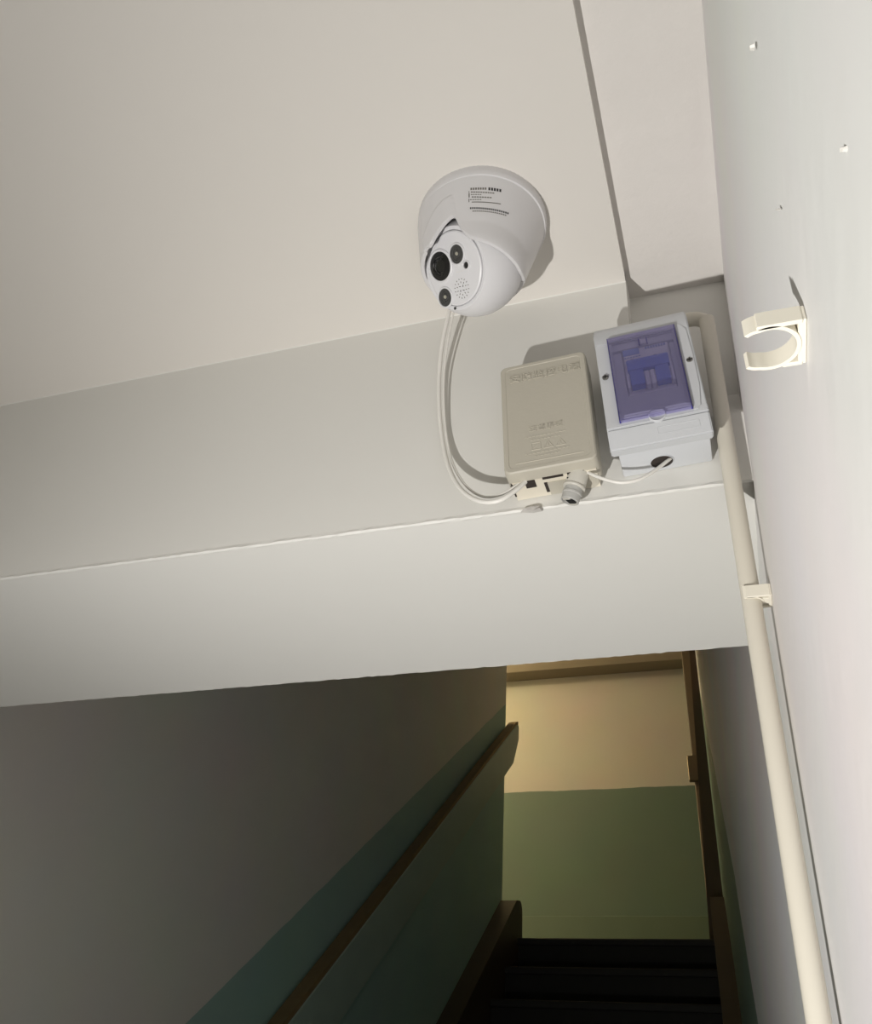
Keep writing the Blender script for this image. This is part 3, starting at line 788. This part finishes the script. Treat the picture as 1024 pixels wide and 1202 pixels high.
# violet clear hinged window: a shallow tray
wx0, wx1, wz0, wz1 = -0.0255, 0.0245, -0.0384, 0.0446
yw = -ED-0.0036
bm = bmesh.new(); box(bm, (wx0, yw, wz0), (wx1, yw+0.0012, wz1), 0.0004, 1)
win = obj('window_cover', bm, M['window'], eb)
win['label'] = 'violet clear hinged window'
for lo, hi in (((wx0, yw+0.0010, wz0), (wx0+0.0008, -ED-0.0001, wz1)), ((wx1-0.0008, yw+0.0010, wz0), (wx1, -ED-0.0001, wz1)),
               ((wx0, yw+0.0010, wz0), (wx1, -ED-0.0001, wz0+0.0006)), ((wx0, yw+0.0010, wz1-0.0006), (wx1, -ED-0.0001, wz1))):
    bm = bmesh.new(); box(bm, lo, hi); obj('window_edge', bm, M['windowedge'] if hi[2]-lo[2] > 0.01 else M['window'], win)
bm = bmesh.new(); box(bm, (-0.0022, -0.0358, 0.0352), (0.0026, -0.0342, 0.0405), 0.0004, 1); o = obj('latch', bm, M['brkbody'], eb); o.location.y = -0.0050
bm = bmesh.new()
for sg in (-1, 1): box(bm, (sg*0.0029+0.0002-0.0004, -0.0360, 0.0350), (sg*0.0029+0.0002+0.0004, -0.0342, 0.0408))
o = obj('latch_slot', bm, M['windowedge'], eb); o.location.y = -0.0050

# ================================================================== CABLES
def px_path(lst): return [on_y(px, py, YB-off) for px, py, off in lst]
c_start = on_z(529, 362, ZC-0.035)
pathA = [on_y(530, 352, 0.498), on_y(527.5, 366, 0.499)] + px_path([(520, 400, 0.018), (515.8, 440, 0.010), (516, 480, 0.007), (519.5, 515, 0.006), (527, 548, 0.010), (541, 574, 0.017), (562, 588, 0.024), (585, 588, 0.027), (605, 576, 0.024), (619, 563.5, 0.020), (627, 557, 0.0185)])
pathB = [on_y(537, 352, 0.500), on_y(533, 366, 0.501)] + px_path([(526, 400, 0.0165), (521.5, 440, 0.009), (521.5, 480, 0.006), (525, 515, 0.005), (532.5, 546, 0.008), (547, 570, 0.0145), (566, 582.5, 0.020), (586, 581.5, 0.0225), (605, 570.5, 0.021), (617, 560, 0.0185), (624, 554, 0.018)])
tag(obj('camera_power_cable', tube(bmesh.new(), catmull(pathA, 8), 0.0018, 10), M['cable'], smooth=True), 'outer white cable looping from the security camera to the beige box', 'cable')
tag(obj('camera_network_cable', tube(bmesh.new(), catmull(pathB, 8), 0.0010, 10), M['cable'], smooth=True), 'thin white wire running inside the loop of the thicker camera cable', 'cable')
pathC = [on_y(688, 553, 0.508), on_y(697, 557.5, 0.503), on_y(712, 563, 0.500), on_y(730, 566.5, 0.500), on_y(750, 563, 0.502), on_y(768, 553, 0.506), on_y(783, 541.5, 0.511), on_y(790, 536, 0.514)]
tag(obj('supply_wire', tube(bmesh.new(), catmull(pathC, 8), 0.0013, 10), M['cable'], smooth=True), 'short white wire joining the beige box to the breaker enclosure', 'wire')

# ================================================================== CONDUIT AND CLIPS
XP, YP, RP = 0.0198, 0.516, 0.0059
ztop = on_y(830, 372, YP).z
pipe = empty('conduit_pipe', (XP, YP-0.0005, ZFL))
tag(pipe, 'cream conduit pipe running down the white wall beside the breaker enclosure', 'pipe')
bm = bmesh.new(); tube(bm, [(0, 0, 0), (0, 0, (ztop-ZFL)*0.5), (0, 0, ztop-ZFL-0.004)], RP, 28)
pv = obj('pipe_run', bm, M['pipe'], pipe, smooth=True, sharp=50)
zt = ztop-ZFL
bm = bmesh.new(); pts = [(0, 0.0, zt-0.006)] + [(-0.012+0.012*math.cos(a), 0.002, zt-0.008+0.010*math.sin(a)) for a in [math.pi/2*i/6 for i in range(7)]] + [(-0.020, 0.002, zt+0.002)]
tube(bm, pts, RP*0.97, 20); obj('elbow', bm, M['pipe'], pipe, smooth=True, sharp=50)

def clip(name, cx, cy, z0, xw, ri, th, h, gap_deg, label, cat_group):
    """C-shaped pipe clip: ring about a vertical axis, mouth towards -x, foot on the wall at +x."""
    root = empty(name, (cx, cy, z0)); tag(root, label, 'pipe clip')
    bm = bmesh.new(); n = 40; a0 = math.radians(180+gap_deg/2); a1 = math.radians(180-gap_deg/2+360)
    ins, outs = [], []
    for i in range(n+1):
        a = a0+(a1-a0)*i/n
        flare = 0.0012*max(0, 1-min(i, n-i)/4)
        ins.append((math.cos(a)*(ri+flare*0.4), math.sin(a)*(ri+flare))); outs.append((math.cos(a)*(ri+th+flare*0.4), math.sin(a)*(ri+th+flare)))
    poly = outs + list(reversed(ins))
    b2 = bmesh.new(); prism(b2, poly, XY, 0, h); merge(bm, b2)
    obj('ring', bm, M['clip'], root, smooth=True, sharp=40)
    bm = bmesh.new(); xw_ = xw-cx; ro = ri+th
    box(bm, (xw_-0.0022, -ro*1.02, 0.0003), (xw_-0.0001, ro*1.02, h), 0.0003, 1)
    for s in (-1, 1): box(bm, (ri*0.45 if s > 0 else -ri*0.45, s*ro*(0.94 if s > 0 else 0.97)-0.0007, 0), (xw_-0.001, s*ro*(0.94 if s > 0 else 0.97)+0.0007, h), 0.0003, 1)
    box(bm, (ri+0.0003, -ri*0.6, 0.0004), (xw_-0.001, ri*0.5, h), 0.0002, 1)
    obj('foot', bm, M['clip'], root)
    return root
ck = clip('pipe_clip', 0.0213, 0.1815, 0.1773, XW+lean(0.18), 0.0067, 0.0011, 0.0056, 84, 'empty cream pipe clip with open mouth on the bare white wall', None)
zc2 = on_y(888, 708, YP).z
clip('pipe_clip', XP, YP-0.0005, zc2, XW+lean(zc2), RP+0.0001, 0.0013, 0.0085, 110, 'cream pipe clip gripping the conduit pipe just below the beam edge', None)

# ------------------------------------------------------------------ lift everything so that the lower floor is z = 0
for o in COL.objects:
    if o.parent is None: o.location.z += H
